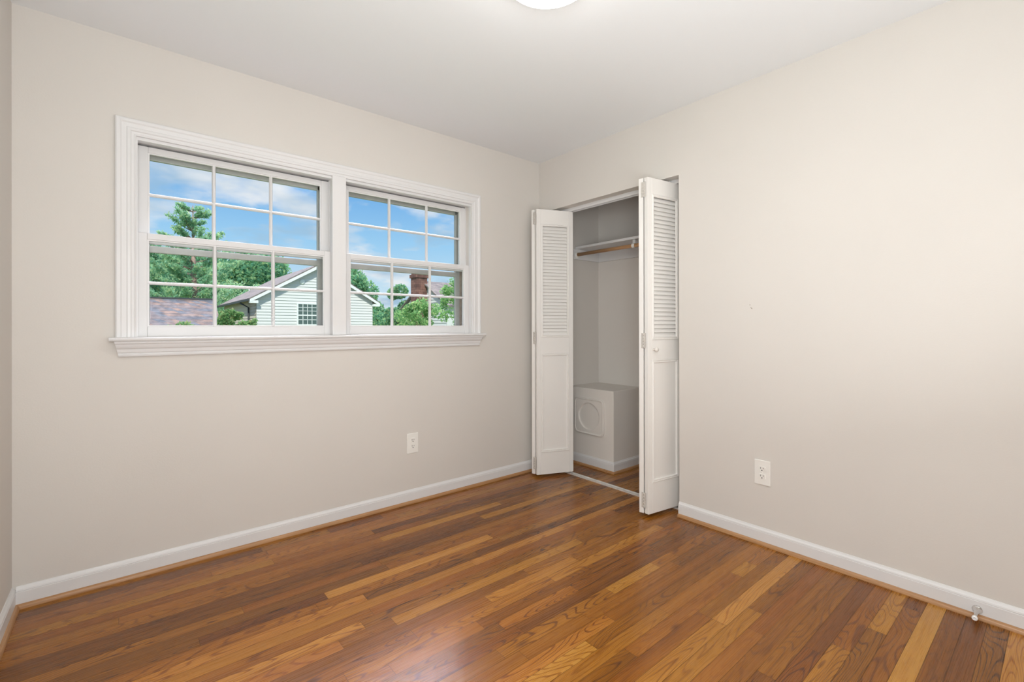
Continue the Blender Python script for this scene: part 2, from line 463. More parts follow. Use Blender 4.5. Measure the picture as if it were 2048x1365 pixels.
# baseboards: profile a = up from the floor, b = out from the wall
BH = 0.0865
def ogee(h=BH, d=.012):
    return [(0, 0), (0, d), (h - .022, d), (h - .020, d - .002), (h - .018, d - .0005), (h - .012, d - .002),
            (h - .007, d - .006), (h - .003, d - .008), (h, d - .009), (h, 0)]
def quarter(r=.018, d=.013, o=.012):
    return [(0, o), (0, o + d)] + [(r * math.sin(a) if a > 0 else 0.004, o + d * math.cos(a)) for a in [k * PI / 2 / 6 for k in range(0, 7)]] 
UP = (0, 0, 1)
def base(name, O, B, L, l0, l1, kk=(0, 0), label=None, shoe=m_shoe):
    # internal corner mitres are hidden; straight ends are enough
    o = struct(MB().extr(ogee(), O, UP, B, L, l0, l1), name, m_white, label)
    s_ = MB().extr(quarter(), O, UP, B, L, l0 + kk[0], l1 + kk[1]).build('shoe_moulding', shoe, o)
    s_['label'] = 'stained oak shoe moulding'
    return o
base('baseboard_back', (-WID, 0, 0), (0, -1, 0), (1, 0, 0), 0.012, WID - .002, (0.0, 0), 'white baseboard below the window')
base('baseboard_right', (0, OY0, 0), (-1, 0, 0), (0, -1, 0), 0.0, -FY + OY0 - .012, (0, 0), 'white baseboard right of the closet', m_shoey)
base('baseboard_left', (-WID, 0, 0), (1, 0, 0), (0, -1, 0), 0.0, -FY - .012, (0.0, 0), 'white baseboard at the left edge', m_shoey)
base('baseboard_front', (-WID, FY, 0), (0, 1, 0), (1, 0, 0), 0.012, DX0 + WID - .06, (0, 0), 'white baseboard behind the viewer')

# hall door casing behind the camera
mb = MB().box(DX0 - .06, DX0, FY, FY + .015, 0, DZ + .06).box(DX1, DX1 + .06, FY, FY + .015, 0, DZ + .06).box(DX0, DX1, FY, FY + .015, DZ, DZ + .06)
struct(mb, 'trim_3', m_white, 'white casing round the hall doorway')

# ------------------------------------------------------------------ window trim
# casing: a = across from the inner edge outwards, b = out of the wall
cas = [(0, 0), (0, .011), (.004, .013), (.008, .011), (.016, .012), (.020, .016), (.030, .016), (.034, .013),
       (.050, .015), (.056, .019), (.066, .020), (.071, .018), (.073, .014), (.073, 0)]
casx0, casx1, casz1, casz0 = -2.509, -.658, 2.004, 1.088
tr1 = empty('trim_1', (0, 0, 0)); tag(tr1, 'white moulded casing around the double window', kind='structure')
o_ = (0, -1, 0)
MB().extr(cas, (casx0, 0, 0), (-1, 0, 0), o_, (0, 0, 1), casz0, casz1, 0, 1).build('side_casing', m_white, tr1)
MB().extr(cas, (casx1, 0, 0), (1, 0, 0), o_, (0, 0, 1), casz0, casz1, 0, 1).build('side_casing', m_white, tr1)
MB().extr(cas, (0, 0, casz1), (0, 0, 1), o_, (1, 0, 0), casx0, casx1, -1, 1).build('head_casing', m_white, tr1)
MB().box(-1.632, -1.553, -.012, .03, casz0, casz1 + .004).build('mullion_casing', m_white, tr1, bevel=.0025)
# stool and apron
tr2 = empty('trim_2', (0, 0, 0)); tag(tr2, 'white window stool with moulded apron beneath it', kind='structure')
stool = [(0, -.075), (0, .046), (.003, .050), (.009, .052), (.014, .050), (.017, .045), (.017, -.075)]
MB().extr(stool, (0, 0, 1.071), UP, o_, (1, 0, 0), -2.603, -.563).build('stool', m_white, tr2)
apr = [(0, 0), (0, .012), (.004, .015), (.010, .016), (.012, .012), (.017, .013), (.020, .017), (.034, .020), (.040, .026), (.047, .030), (.058, .034),
       (.060, .040), (.068, .042), (.0705, .040), (.0705, 0)]
mbx = MB(); n_ = len(apr)
mbx.extr(apr, (0, 0, 1.0005), UP, o_, (1, 0, 0), -2.570, -.598, -.22, .22)
mbx.build('apron', m_white, tr2)

# ------------------------------------------------------------------ windows (double hung with 3 x 2 lights) and storm windows
def sash(parent, name, x0, x1, z0, z1, y, stile, trail, brail, vb, hb, th=.034, first=False):
    g0, g1, h0, h1 = x0 + stile, x1 - stile, z0 + brail, z1 - trail
    mb = MB()
    fb = .006
    # frame members with a chamfer towards the glass on the room face
    def member(x0_, x1_, z0_, z1_): mb.box(x0_, x1_, y, y + th, z0_, z1_)
    member(x0, g0, z0, z1); member(g1, x1, z0, z1); member(g0, g1, z0, h0); member(g0, g1, h1, z1)
    sa = mb.build(name, m_sash, parent, bevel=.0025)
    # sticking bead round the opening
    bd = [(0, 0), (0, .012), (-.006, .012), (-.009, .004), (-.009, 0)]
    yb = y + .004
    mbb = MB()
    for (a, c, s_) in ((g0, 1, 1), (g1, -1, 1)):
        mbb.box(min(a, a + c * .006), max(a, a + c * .006), yb, yb + .012, h0 + .006, h1 - .006)
    mbb.box(g0, g1, yb, yb + .012, h0, h0 + .006).box(g0, g1, yb, yb + .012, h1 - .006, h1)
    mbb.build('glazing_bead', m_white, sa)
    # muntins
    mm = MB()
    w_ = .0085
    pf = [(-w_, .016), (-w_, .009), (-w_ * .45, .001), (w_ * .45, .001), (w_, .009), (w_, .016)]
    for f in (1 / 3, 2 / 3):
        xx = g0 + (g1 - g0) * f
        mm.extr(pf, (xx, y, 0), (1, 0, 0), (0, 1, 0), (0, 0, 1), h0, h1)
    zz = (hb if hb else (h0 + h1) / 2)
    mm.extr([(a * .9, c_) for a, c_ in pf], (0, y + .0007, zz), (0, 0, 1), (0, 1, 0), (1, 0, 0), g0, g1)
    mm.build('muntin_grid', m_sash, sa)
    MB().box(g0 - .004, g1 + .004, y + .0165, y + .0195, h0 - .004, h1 + .004).build('pane', m_glass, sa, fix=False)
    return sa
def window(name, x0, x1, sx0, sx1, label):
    e = empty(name, ((x0 + x1) / 2, 0, 1.08)); tag(e, label, kind='structure')
    inv = Matrix.Translation((-(x0 + x1) / 2, 0, -1.08))
    made = []
    def P(o):
        made.append(o); return o
    mb = MB()
    # jamb liners with tracks
    for s_, xx in ((1, x0), (-1, x1)):
        mb.box(min(xx, xx + s_ * .004), max(xx, xx + s_ * .004), .001, .112, 1.086, 1.998)
        mb.box(min(xx + s_ * .004, xx + s_ * .011), max(xx + s_ * .004, xx + s_ * .011), .0665, .0725, 1.086, 1.998)
        mb.box(min(xx + s_ * .004, xx + s_ * .010), max(xx + s_ * .004, xx + s_ * .010), .001, .026, 1.086, 1.990)
    mb.box(x0, x1, .001, .112, 1.998, 2.008)
    mb.box(x0 + .004, x1 - .004, .001, .028, 1.990, 1.998)
    mb.box(x0, x1, .0, .19, 1.070, 1.086)
    P(mb.build('window_frame', m_white, e))
    up = sash(e, 'upper_sash', sx0 + .001, sx1 - .001, 1.532, 1.990, .0735, .044, .027, .026, 2, 1.764)
    lo = sash(e, 'lower_sash', sx0, sx1, 1.087, 1.573, .031, .041, .028, .050, 2, 1.341)
    # storm window: metal frame, meeting rail, two panes
    sx0_, sx1_ = x0 + .045, x1 - .045
    st = MB()
    y0, y1 = .128, .148
    st.box(x0 + .02, sx0_ + .012, y0, y1, 1.086, 1.99).box(sx1_ - .012, x1 - .02, y0, y1, 1.086, 1.99)
    st.box(sx0_, sx1_, y0, y1, 1.944, 1.99).box(sx0_, sx1_, y0, y1, 1.086, 1.110)
    st.box(sx0_, sx1_, y0 - .006, y1, 1.496, 1.528)
    s_ = st.build('storm_window', m_storm, e, bevel=.002)
    s_['label'] = 'grey metal storm window frame'
    MB().box(sx0_ + .01, sx1_ - .01, .137, .139, 1.105, 1.95).build('pane', m_glass, s_, fix=False)
    # exterior jamb / brick mould
    bl = MB()
    bl.box(x0, x0 + .022, .112, .20, 1.086, 2.0).box(x1 - .022, x1, .112, .20, 1.086, 2.0).box(x0 + .022, x1 - .022, .112, .20, 1.975, 2.008)
    o = bl.build('exterior_jamb', m_blind, e); o['label'] = 'weathered grey-brown outer jamb'
    # sash pulls on the stop rail and a small lock
    for ch in list(e.children):
        ch.matrix_parent_inverse = inv
    return e
w1 = window('window_1', -2.513, -1.616, -2.509, -1.6225, 'left six-over-six double-hung window with pine and gable outside')
w2 = window('window_2', -1.563, -.652, -1.556, -.6545, 'right six-over-six double-hung window with brick chimney outside')
struct(MB().box(-1.616, -1.563, .0, .20, 1.07, 2.01), 'trim_4', m_white, 'post between the two window units')

# ------------------------------------------------------------------ closet doors
LW, LT = .298, .028
def leaf(parent, ox, oy, ang, knob=False, flip=1, zb=.02, zt=2.020, lz=(1.055, 1.918), pz=(.195, .932)):
    """leaf frame: local x from fold edge to track edge, room face at local y = 0, body towards +y"""
    e = parent
    mt = Matrix.Translation((ox, oy, 0)) @ Matrix.Rotation(ang, 4, 'Z')
    def put(mb, name, m, par, **k):
        mb.v = [tuple(mt @ Vector(v)) for v in mb.v]
        return mb.build(name, m, par, **k)
    st = .032
    mb = MB()
    # stiles, rails; sunk louver opening, solid lower panel
    o0, o1 = st, LW - st
    mb.box(0, o0, 0, LT, zb, zt).box(o1, LW, 0, LT, zb, zt)
    mb.box(o0, o1, 0, LT, lz[1], zt).box(o0, o1, 0, LT, pz[1], lz[0]).box(o0, o1, 0, LT, zb, pz[0])
    mb.box(o0, o1, .006, LT - .006, pz[0], pz[1])
    lf = put(mb, 'door_leaf', m_door, e, bevel=.0018)
    # moulding frames
    pf = [(0, .006), (0, -.003), (.004, -.0045), (.008, -.001), (.012, -.0035), (.016, -.003), (.018, .002), (.018, .006)]
    def frame(z0, z1, name):
        mf = MB()
        X, Z, Yo = (1, 0, 0), (0, 0, 1), (0, 1, 0)
        mf.extr(pf, (o0, 0, 0), X, Yo, Z, z0, z1, 1, -1)
        mf.extr(pf, (o1, 0, 0), (-1, 0, 0), Yo, Z, z0, z1, 1, -1)
        mf.extr(pf, (0, 0, z0), Z, Yo, X, o0, o1, 1, -1)
        mf.extr(pf, (0, 0, z1), (0, 0, -1), Yo, X, o0, o1, 1, -1)
        put(mf, name, m_door, lf)
    frame(lz[0], lz[1], 'louver_moulding')
    frame(pz[0], pz[1], 'panel_moulding')
    # slats
    ms = MB()
    n = 33; a = lz[0] + .018; c_ = lz[1] - .018; p_ = (c_ - a) / n
    for k in range(n):
        zc = a + (k + .5) * p_
        sec = [(.0015, -.0125), (.0040, -.0150), (.0265, .0105), (.0245, .0150)]
        sec = [(yy, zz * .98) for yy, zz in ((.0035, -.0128), (.0075, -.0145), (.0205, .0118), (.0170, .0140))]
        ms.extr([(q[0], q[1]) for q in sec], (0, 0, zc), (0, 1, 0), (0, 0, 1), (1, 0, 0), o0 + .012, o1 - .012)
    put(ms, 'louver_slats', m_door, lf)
    if knob:
        kb = MB().lathe([(0, .009), (.003, .009), (.006, .005), (.014, .0055), (.018, .012), (.024, .0145), (.030, .012), (.033, .004)],
                        (.047, 0, .997), (0, -1, 0), 24)
        k_ = put(kb, 'knob', m_knob, lf)
        k_['label'] = 'small pale round knob'
    return lf
def hinge(parent, x, y, zc, ang, h=.09):
    mt = Matrix.Translation((x, y, 0)) @ Matrix.Rotation(ang, 4, 'Z')
    mb = MB()
    for k in range(5):
        z0 = zc - h / 2 + k * h / 5
        mb.lathe([(0.0008, .0036), (h / 5 - .0008, .0036)], (0, 0, z0), (0, 0, 1), 10)
    mb.box(-.0012, .0012, -.015, .015, zc - h / 2, zc + h / 2)
    mb.v = [tuple(mt @ Vector(v)) for v in mb.v]
    mb.build('hinge', m_chip, parent)
d1 = empty('door_1'); tag(d1, 'left white louvered bifold closet door, folded open near the window wall', 'closet door', kind='structure')
a_lead = math.atan2(-.114, .276)
leaf(d1, -.175, -.161, a_lead, lz=(1.055, 1.912), pz=(.187, .932))
a_piv = math.radians(17.0)
# pivot leaf: its room face looks at the window wall, so build it reversed
def leaf_rev(parent, fx, fy, ang, knob=False, **k):
    # fold end at (fx, fy) on the far (room) face; mirror so that the room face is on the +y side
    return leaf(parent, fx + math.cos(ang) * LW, fy + math.sin(ang) * LW, ang + PI, knob, **k)
leaf_rev(d1, -.1765, -.1045, a_piv)
for z in (1.955, 1.05, .105): hinge(d1, -.1745, -.1345, z, .0)
d2 = empty('door_2'); tag(d2, 'right white louvered bifold closet door with a small round knob', 'closet door', kind='structure')
a_p2 = math.atan2(-.040, .264)
leaf(d2, -.1725, -1.1245, a_p2, knob=True, lz=(1.055, 1.926), pz=(.203, .934))
a_l2 = math.radians(11.5)
leaf_rev(d2, -.178, -1.0645, a_l2)
for z in (1.95, 1.05, .10): hinge(d2, -.1745, -1.0945, z, .0)

# tracks
tt = MB().box(.070, .112, OY0 + .001, OY1 - .001, 2.036, OZ).box(.070, .073, OY0 + .001, OY1 - .001, 2.017, 2.037).box(.109, .112, OY0 + .001, OY1 - .001, 2.017, 2.037)
top_track = struct(tt, 'trim_5', m_white, 'white metal head track of the closet doors')
ft = MB().box(.078, .114, OY0 + .001, OY1 - .001, 0.0, .003).box(.078, .082, OY0 + .001, OY1 - .001, .003, .009) \
    .box(.110, .114, OY0 + .001, OY1 - .001, .003, .009)
struct(ft, 'trim_6', m_alu, 'worn metal floor track across the closet opening')

# ------------------------------------------------------------------ closet interior
sh = empty('closet_shelf', (.58, -.66, 1.71)); tag(sh, 'white painted closet shelf on wall cleats above the hanging rod', 'shelf')
invs = Matrix.Translation((-.58, .66, -1.71))
def ch(o, inv): o.matrix_parent_inverse = inv; return o
ch(MB().box(.425, CX - .001, CY + .002, -.001, 1.8005, 1.8205).build('shelf_board', m_white, sh, bevel=.0015), invs)
ch(MB().box(.40, CX - .001, -.0195, -.001, 1.712, 1.800).build('side_cleat', m_white, sh, bevel=.003), invs)
ch(MB().box(.40, CX - .001, CY + .001, CY + .0195, 1.712, 1.800).build('side_cleat', m_white, sh, bevel=.003), invs)
ch(MB().box(CX - .0195, CX - .001, CY + .020, -.020, 1.712, 1.800).build('back_cleat', m_white, sh, bevel=.003), invs)
br = MB().box(.425, .428, -.612, -.588, 1.7665, 1.800).box(.425, .71, -.612, -.588, 1.797, 1.800).box(.7105, .713, -.612, -.588, 1.55, 1.800)
br.extr([(-.002, -.010), (.002, -.010), (.002, .010), (-.002, .010)], (.435, -.60, 1.79), Vector((.65, 0, .76)).normalized(), (0, 1, 0), Vector((.76, 0, -.65)).normalized(), 0, .355)
ch(br.build('shelf_bracket', m_white, sh), invs)
rd = empty('hanging_rod', (.425, -.66, 1.752)); tag(rd, 'round wooden hanging rod under the white closet shelf', 'closet rod')
invr = Matrix.Translation((-.425, .66, -1.752))
RX, RZ, RR = .425, 1.750, .0145
ch(MB().tube([(RX, -.024, RZ), (RX, CY + .024, RZ)], RR, 20).build('rod', m_rod, rd), invr)
for yy, s_ in ((-.0195, -1), (CY + .0195, 1)):
    ch(MB().lathe([(0, .027), (.003, .027), (.004, .020), (.012, .019), (.012, .0155)], (RX, yy - s_ * -.0005, RZ), (0, s_, 0), 24).build('rod_socket', m_plastic, rd), invr)
hk = MB()
arc = [(RX + math.cos(a) * .0165, 0, RZ + math.sin(a) * .0165) for a in [math.radians(d) for d in range(100, 371, 18)]]
for i in range(len(arc) - 1):
    a, c_ = arc[i], arc[i + 1]
    d = Vector((c_[0] - a[0], 0, c_[2] - a[2])); nrm = Vector((a[0] - RX, 0, a[2] - RZ)).normalized()
    hk.extr([(-.0005, -.012), (.002, -.012), (.002, .012), (-.0005, .012)], (a[0], -.60, a[2]), nrm, (0, 1, 0), d.normalized(), -.0006, d.length + .0006)
ch(hk.build('rod_hook', m_plastic, rd), invr)

# boxed corner with round hatch
BX, BY, BZ = .345, -.467, .633
bx = empty('duct_box', (BX, BY, 0)); tag(bx, 'low beige boxed-in corner on the closet floor with a round hatch', 'boxed-in duct')
invb = Matrix.Translation((-BX, -BY, 0))
# the run goes on along the back of the closet behind the right door
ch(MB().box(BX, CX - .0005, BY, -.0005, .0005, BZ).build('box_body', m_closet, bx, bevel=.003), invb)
def face_panel():
    hy, hz, yc, zc, r = .153, .146, -.227, .408, .107
    n = 64
    def sq(k, sc, rad):
        a = 2 * PI * k / n
        c, s = math.cos(a), math.sin(a)
        e = 10.0
        d = (abs(c) ** e + abs(s) ** e) ** (-1 / e)
        return (c * d * hy * sc, s * d * hz * sc)
    loops = []
    for (x, mode, sc) in ((0, 's', 1.0), (-.014, 's', 1.0), (-.018, 's', .975), (-.018, 's', .93), (-.0145, 's', .90), (-.0145, 's', .86),
                          (-.0145, 'c', r + .012), (-.0145, 'c', r + .006), (-.013, 'c', r + .001), (-.0015, 'c', r - .002), (-.001, 'c', r - .006), (-.001, 'c', .002)):
        L_ = []
        for k in range(n):
            if mode == 's': u, v = sq(k, sc, 0)
            else: u, v = sc * math.cos(2 * PI * k / n), sc * math.sin(2 * PI * k / n)
            L_.append((BX + x, yc + u, zc + v))
        loops.append(L_)
    vs = [p for L_ in loops for p in L_]
    fs = [(i * n + k, i * n + (k + 1) % n, (i + 1) * n + (k + 1) % n, (i + 1) * n + k) for i in range(len(loops) - 1) for k in range(n)]
    fs.append(tuple(range((len(loops) - 1) * n, len(loops) * n)))
    return MB().add(vs, fs)
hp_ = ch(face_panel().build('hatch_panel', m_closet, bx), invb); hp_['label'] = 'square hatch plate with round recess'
bb = MB().extr(ogee(), (BX, 0, 0), UP, (-1, 0, 0), (0, 1, 0), BY, -.001, j0=-1).extr(ogee(), (0, BY, 0), UP, (0, -1, 0), (1, 0, 0), BX, CX - .001, j0=-1)
ch(bb.build('base_moulding', m_white, bx), invb)
bs = MB().extr(quarter(), (BX, 0, 0), UP, (-1, 0, 0), (0, 1, 0), BY, -.001, j0=-1).extr(quarter(), (0, BY, 0), UP, (0, -1, 0), (1, 0, 0), BX, CX - .001, j0=-1)
s_ = ch(bs.build('shoe_moulding', m_shoe, bx), invb); s_['label'] = 'stained oak shoe moulding'

# ------------------------------------------------------------------ wall outlets
def outlet(loc, rz, label):
    e = empty('wall_outlet', loc, rz); tag(e, label, 'outlet', 'duplex outlets')
    # local: x across, z up, face towards -y
    MB().box(-.040, .040, -.0065, 0, -.064, .064).build('cover_plate', m_plastic, e, bevel=.003)
    for zc in (.0195, -.0195):
        mb = MB()
        n = 28; pts = []
        for k in range(n):
            a = 2 * PI * k / n
            pts.append((max(-.0172, min(.0172, .0195 * math.cos(a))), max(-.0140, min(.0140, .0175 * math.sin(a)))))
        mb.extr(pts, (0, 0, zc), (1, 0, 0), (0, 0, 1), (0, -1, 0), .006, .0092)
        r_ = mb.build('receptacle', m_plastic, e)
        sl_ = MB().box(-.0078, -.0056, -.0096, -.0090, zc - .0005, zc + .0085).box(.0056, .0078, -.0096, -.0090, zc + .0005, zc + .0075)
        sl_.lathe([(0, .0030), (.0005, .0030)], (0, -.0091, zc - .0070), (0, -1, 0), 14)
        sl_.build('slot', m_slot, r_)
    MB().lathe([(0, .0032), (.0012, .0028)], (0, -.0062, 0), (0, -1, 0), 14).build('screw', m_plastic, e)
    return e
outlet((-1.122, 0, .383), 0, 'white duplex outlet on the window wall below the right window')
outlet((0, -1.696, .373), -PI / 2, 'white duplex outlet on the right wall beside the closet')

# door stop
ds = empty('door_stop', (-.012, -2.488, .035)); tag(ds, 'cone-shaped chrome door stop with white rubber tip on the right baseboard', 'door stop')
MB().lathe([(0, .0155), (.002, .0155), (.004, .0135), (.010, .0095), (.026, .0062), (.050, .0052), (.072, .0052)], (0, 0, 0), (-1, 0, -.04), 28).build('stem', m_chrome, ds)
MB().lathe([(.070, .0075), (.072, .0085), (.080, .0085), (.082, .0072), (.082, .002), (.078, .0018)], (0, 0, 0), (-1, 0, -.04), 24).build('rubber_tip', m_rubber, ds)

# ------------------------------------------------------------------ ceiling light
cl_ = empty('ceiling_light', (-1.383, -1.532, H)); tag(cl_, 'round flush-mount ceiling light with white glass bowl', 'ceiling light')
MB().lathe([(0, .150), (.030, .158), (.034, .174), (.038, .176), (.044, .176), (.046, .170), (.046, .10)], (0, 0, 0), (0, 0, -1), 64).build('rim', mat('lamp_rim', srgb(196, 194, 188), .35, metal=.4), cl_)
m_bowl = emis('lamp_bowl', (1.0, 0.97, 0.93), LAMP_POWER)
MB().lathe([(.040, .170), (.052, .168), (.066, .155), (.080, .130), (.090, .095), (.096, .055), (.098, .015)], (0, 0, 0), (0, 0, -1), 64).build('glass_bowl', m_bowl, cl_)
# added hallway light, unseen behind the camera, to brighten the room
hl = empty('added_hall_light', (-.75, FY - .62, H)); tag(hl, 'added light in the unseen hallway behind the viewer', 'ceiling light')
MB().lathe([(0, .16), (.03, .16), (.055, .14), (.07, .09), (.075, .02)], (0, 0, 0), (0, 0, -1), 40).build('glass_bowl', emis('added_hall_glow', (1.0, 0.97, 0.94), HALL_FILL_POWER), hl)

# ------------------------------------------------------------------ outside
GZ = -2.9
m_grass = mat('lawn', srgb(92, 120, 62), 0.9, var=0.25, vscale=0.8)
struct(MB().box(-60, 90, .6, 130, GZ - .1, GZ), 'ground', m_grass, 'lawn of the neighbouring gardens')
m_siding = mat('white_siding', srgb(222, 222, 220), 0.6)
m_cream = mat('cream_siding', srgb(214, 206, 186), 0.6)
m_fascia = mat('white_fascia', srgb(238, 240, 238), 0.6)
def shingle(name, c0, c1, sc=(5, 5, 9)):
    m = bpy.data.materials.new(name); m.use_nodes = True
    t = m.node_tree; b = t.nodes['Principled BSDF']
    co = N(t, 'ShaderNodeTexCoord')
    bk = N(t, 'ShaderNodeTexBrick'); bk.inputs['Scale'].default_value = 1.0
    bk.inputs['Brick Width'].default_value = .30; bk.inputs['Row Height'].default_value = .14
    bk.inputs['Mortar Size'].default_value = .006
    bk.inputs['Color1'].default_value = (*c0, 1); bk.inputs['Color2'].default_value = (*c1, 1)
    bk.inputs['Mortar'].default_value = (*[c * .55 for c in c0], 1)
    sp = N(t, 'ShaderNodeSeparateXYZ'); cb = N(t, 'ShaderNodeCombineXYZ'); ad = N(t, 'ShaderNodeMath', operation='ADD')
    t.links.new(co.outputs['Object'], sp.inputs[0]); t.links.new(sp.outputs['X'], ad.inputs[0]); t.links.new(sp.outputs['Y'], ad.inputs[1])
    t.links.new(ad.outputs[0], cb.inputs[0]); t.links.new(sp.outputs['Z'], cb.inputs[1])
    ns = N(t, 'ShaderNodeTexNoise'); ns.inputs['Scale'].default_value = 3.5; ns.inputs['Detail'].default_value = 5
    t.links.new(co.outputs['Object'], ns.inputs['Vector'])
    t.links.new(cb.outputs[0], bk.inputs['Vector'])
    r = ramp(t, [(.35, (.72, .72, .74)), (.65, (1.3, 1.25, 1.2))]); t.links.new(ns.outputs['Fac'], r.inputs[0])
    mm = N(t, 'ShaderNodeMixRGB', blend_type='MULTIPLY'); mm.inputs[0].default_value = 1
    t.links.new(bk.outputs['Color'], mm.inputs[1]); t.links.new(r.outputs[0], mm.inputs[2])
    t.links.new(mm.outputs[0], b.inputs['Base Color']); b.inputs['Roughness'].default_value = .9
    return m
m_roof = shingle('grey_shingles', srgb(116, 110, 108), srgb(138, 130, 126))
m_roof2 = shingle('mottled_shingles', srgb(108, 114, 124), srgb(148, 124, 112))
m_brick = shingle('chimney_brick', srgb(108, 76, 70), srgb(136, 100, 90))
m_dark = mat('dark_metal', srgb(70, 74, 76), 0.6)
m_winglass = mat('dark_window_glass', srgb(86, 104, 100), 0.15)

def lap_wall(mb, axis, c, a0, a1, z0, zf, out, pitch=.17):
    """siding courses; axis 'x': wall runs along x at y=c; zf(a) gives top height; out = outward sign"""
    z = z0
    lim = max(zf(a0 + (a1 - a0) * k / 40) for k in range(41))
    while z < lim - 1e-3:
        zt = min(z + pitch, lim)
        # span where zf >= zt (gables are convex)
        xs = [a0 + (a1 - a0) * k / 400 for k in range(401)]
        ok = [x for x in xs if zf(x) >= zt - .01]
        if ok:
            p, q = ok[0], ok[-1]
            d = .035 * out
            if axis == 'x':
                v = [(p, c + d, z), (q, c + d, z), (q, c, zt), (p, c, zt), (p, c, z), (q, c, z)]
            else:
                v = [(c + d, p, z), (c + d, q, z), (c, q, zt), (c, p, zt), (c, p, z), (c, q, z)]
            mb.add(v, [(0, 1, 2, 3), (4, 5, 1, 0)])
        z += pitch
def slab(mb, pts, th):
    """roof slab: quad pts (top surface), thickness downwards"""
    v = [Vector(p) for p in pts]
    mb.add([tuple(p) for p in v] + [tuple(p - Vector((0, 0, th))) for p in v],
           [(0, 1, 2, 3), (7, 6, 5, 4), (0, 4, 5, 1), (1, 5, 6, 2), (2, 6, 7, 3), (3, 7, 4, 0)])

# neighbour house with gable towards us
hx0, hx1, hy0, hy1, ez, pz_ = 3.07, 9.84, 26.45, 37.5, 2.86, 4.86
hm_ = (hx0 + hx1) / 2
house = empty('neighbour_house', (hm_, (hy0 + hy1) / 2, GZ))
tag(house, 'white sided gable house with grey roof and one grid window', 'house')
invh = Matrix.Translation((-hm_, -(hy0 + hy1) / 2, -GZ))
zf = lambda x: ez + (pz_ - ez) * (1 - abs(x - hm_) / (hm_ - hx0))
mb = MB(); lap_wall(mb, 'x', hy0, hx0, hx1, -1.2, zf, -1)
mb.add([(hx0, hy0 + .001, GZ), (hx1, hy0 + .001, GZ), (hx1, hy0 + .001, ez), (hm_, hy0 + .001, pz_), (hx0, hy0 + .001, ez)], [(0, 1, 2, 3, 4)])
mb.add([(hx0, hy1, GZ), (hx1, hy1, GZ), (hx1, hy1, ez), (hm_, hy1, pz_), (hx0, hy1, ez)], [(0, 1, 2, 3, 4)])
mb.add([(hx1, hy0, GZ), (hx1, hy1, GZ), (hx1, hy1, ez), (hx1, hy0, ez)], [(0, 1, 2, 3)])
ch(mb.build('gable_wall', m_siding, house, fix=False), invh)
mb = MB(); lap_wall(mb, 'y', hx0, hy0, hy1, -1.2, lambda y: ez, -1)
mb.add([(hx0 + .001, hy0, GZ), (hx0 + .001, hy1, GZ), (hx0 + .001, hy1, ez), (hx0 + .001, hy0, ez)], [(0, 1, 2, 3)])
ch(mb.build('side_wall', m_cream, house, fix=False), invh)
ov = .38; sl_ = (pz_ - ez) / (hm_ - hx0)
mb = MB()
for s_ in (-1, 1):
    xe = hm_ + s_ * ((hm_ - hx0) + ov); ze = ez - ov * sl_ + .14
    slab(mb, [(xe, hy0 - .32, ze), (hm_, hy0 - .32, pz_ + .14), (hm_, hy1 + .3, pz_ + .14), (xe, hy1 + .3, ze)], .07)
ch(mb.build('roof', m_roof, house), invh)
mb = MB()
for s_ in (-1, 1):
    xe = hm_ + s_ * ((hm_ - hx0) + ov); ze = ez - ov * sl_ + .07
    v = [(xe, ze), (hm_, pz_ + .07), (hm_, pz_ - .12), (xe, ze - .17)]
    mb.extr([(x, z) for x, z in v], (0, hy0 - .33, 0), (1, 0, 0), (0, 0, 1), (0, 1, 0), 0, .04)
    mb.box(min(xe, xe - s_ * .42), max(xe, xe - s_ * .42), hy0 - .32, hy0 + .0, ze - .20, ze - .06)     # eave return
ch(mb.build('rake_board', m_fascia, house), invh)
xe = hx0 - ov
ch(MB().box(xe - .10, xe + .01, hy0 - .25, hy1, ez - ov * sl_ - .02, ez - ov * sl_ + .09).build('gutter', m_dark, house), invh)
ch(MB().tube([(xe - .04, hy0 + 2.2, ez - .28), (hx0 - .10, hy0 + 1.6, ez - .55), (hx0 - .08, hy0 + 1.6, -2.8)], .05, 8).build('downspout', m_dark, house), invh)
for xx, yy in ((5.1, 32.0), (4.2, 34.6)):
    zz = pz_ + .14 - abs(hm_ - xx) * sl_
    ch(MB().tube([(xx, yy, zz - .05), (xx, yy, zz + .42)], .05, 8).build('vent_pipe', m_fascia, house), invh)
ch(MB().lathe([(0, .16), (.03, .16), (.05, .10)], (5.49, hy0 - .02, 3.85), (0, -1, 0), 20).build('gable_vent', m_fascia, house), invh)
hw = MB()
X0, X1, Z0, Z1 = 5.27, 6.30, 1.33, 2.52; yw = hy0 - .045
hw.box(X0 - .09, X0, yw - .03, yw + .01, Z0 - .09, Z1 + .09).box(X1, X1 + .09, yw - .03, yw + .01, Z0 - .09, Z1 + .09)
hw.box(X0, X1, yw - .03, yw + .01, Z1, Z1 + .09).box(X0, X1, yw - .03, yw + .01, Z0 - .09, Z0).box(X0, X1, yw - .03, yw + .01, 1.83, 1.90)
for k in range(1, 4): hw.box(X0 + (X1 - X0) * k / 4 - .015, X0 + (X1 - X0) * k / 4 + .015, yw - .02, yw, Z0, Z1)
for zz in (1.60, 2.12, 2.33): hw.box(X0, X1, yw - .02, yw, zz - .015, zz + .015)
hwf = ch(hw.build('window', m_fascia, house), invh)
MB().box(X0, X1, yw - .004, yw + .01, Z0, Z1).build('pane', m_winglass, hwf)

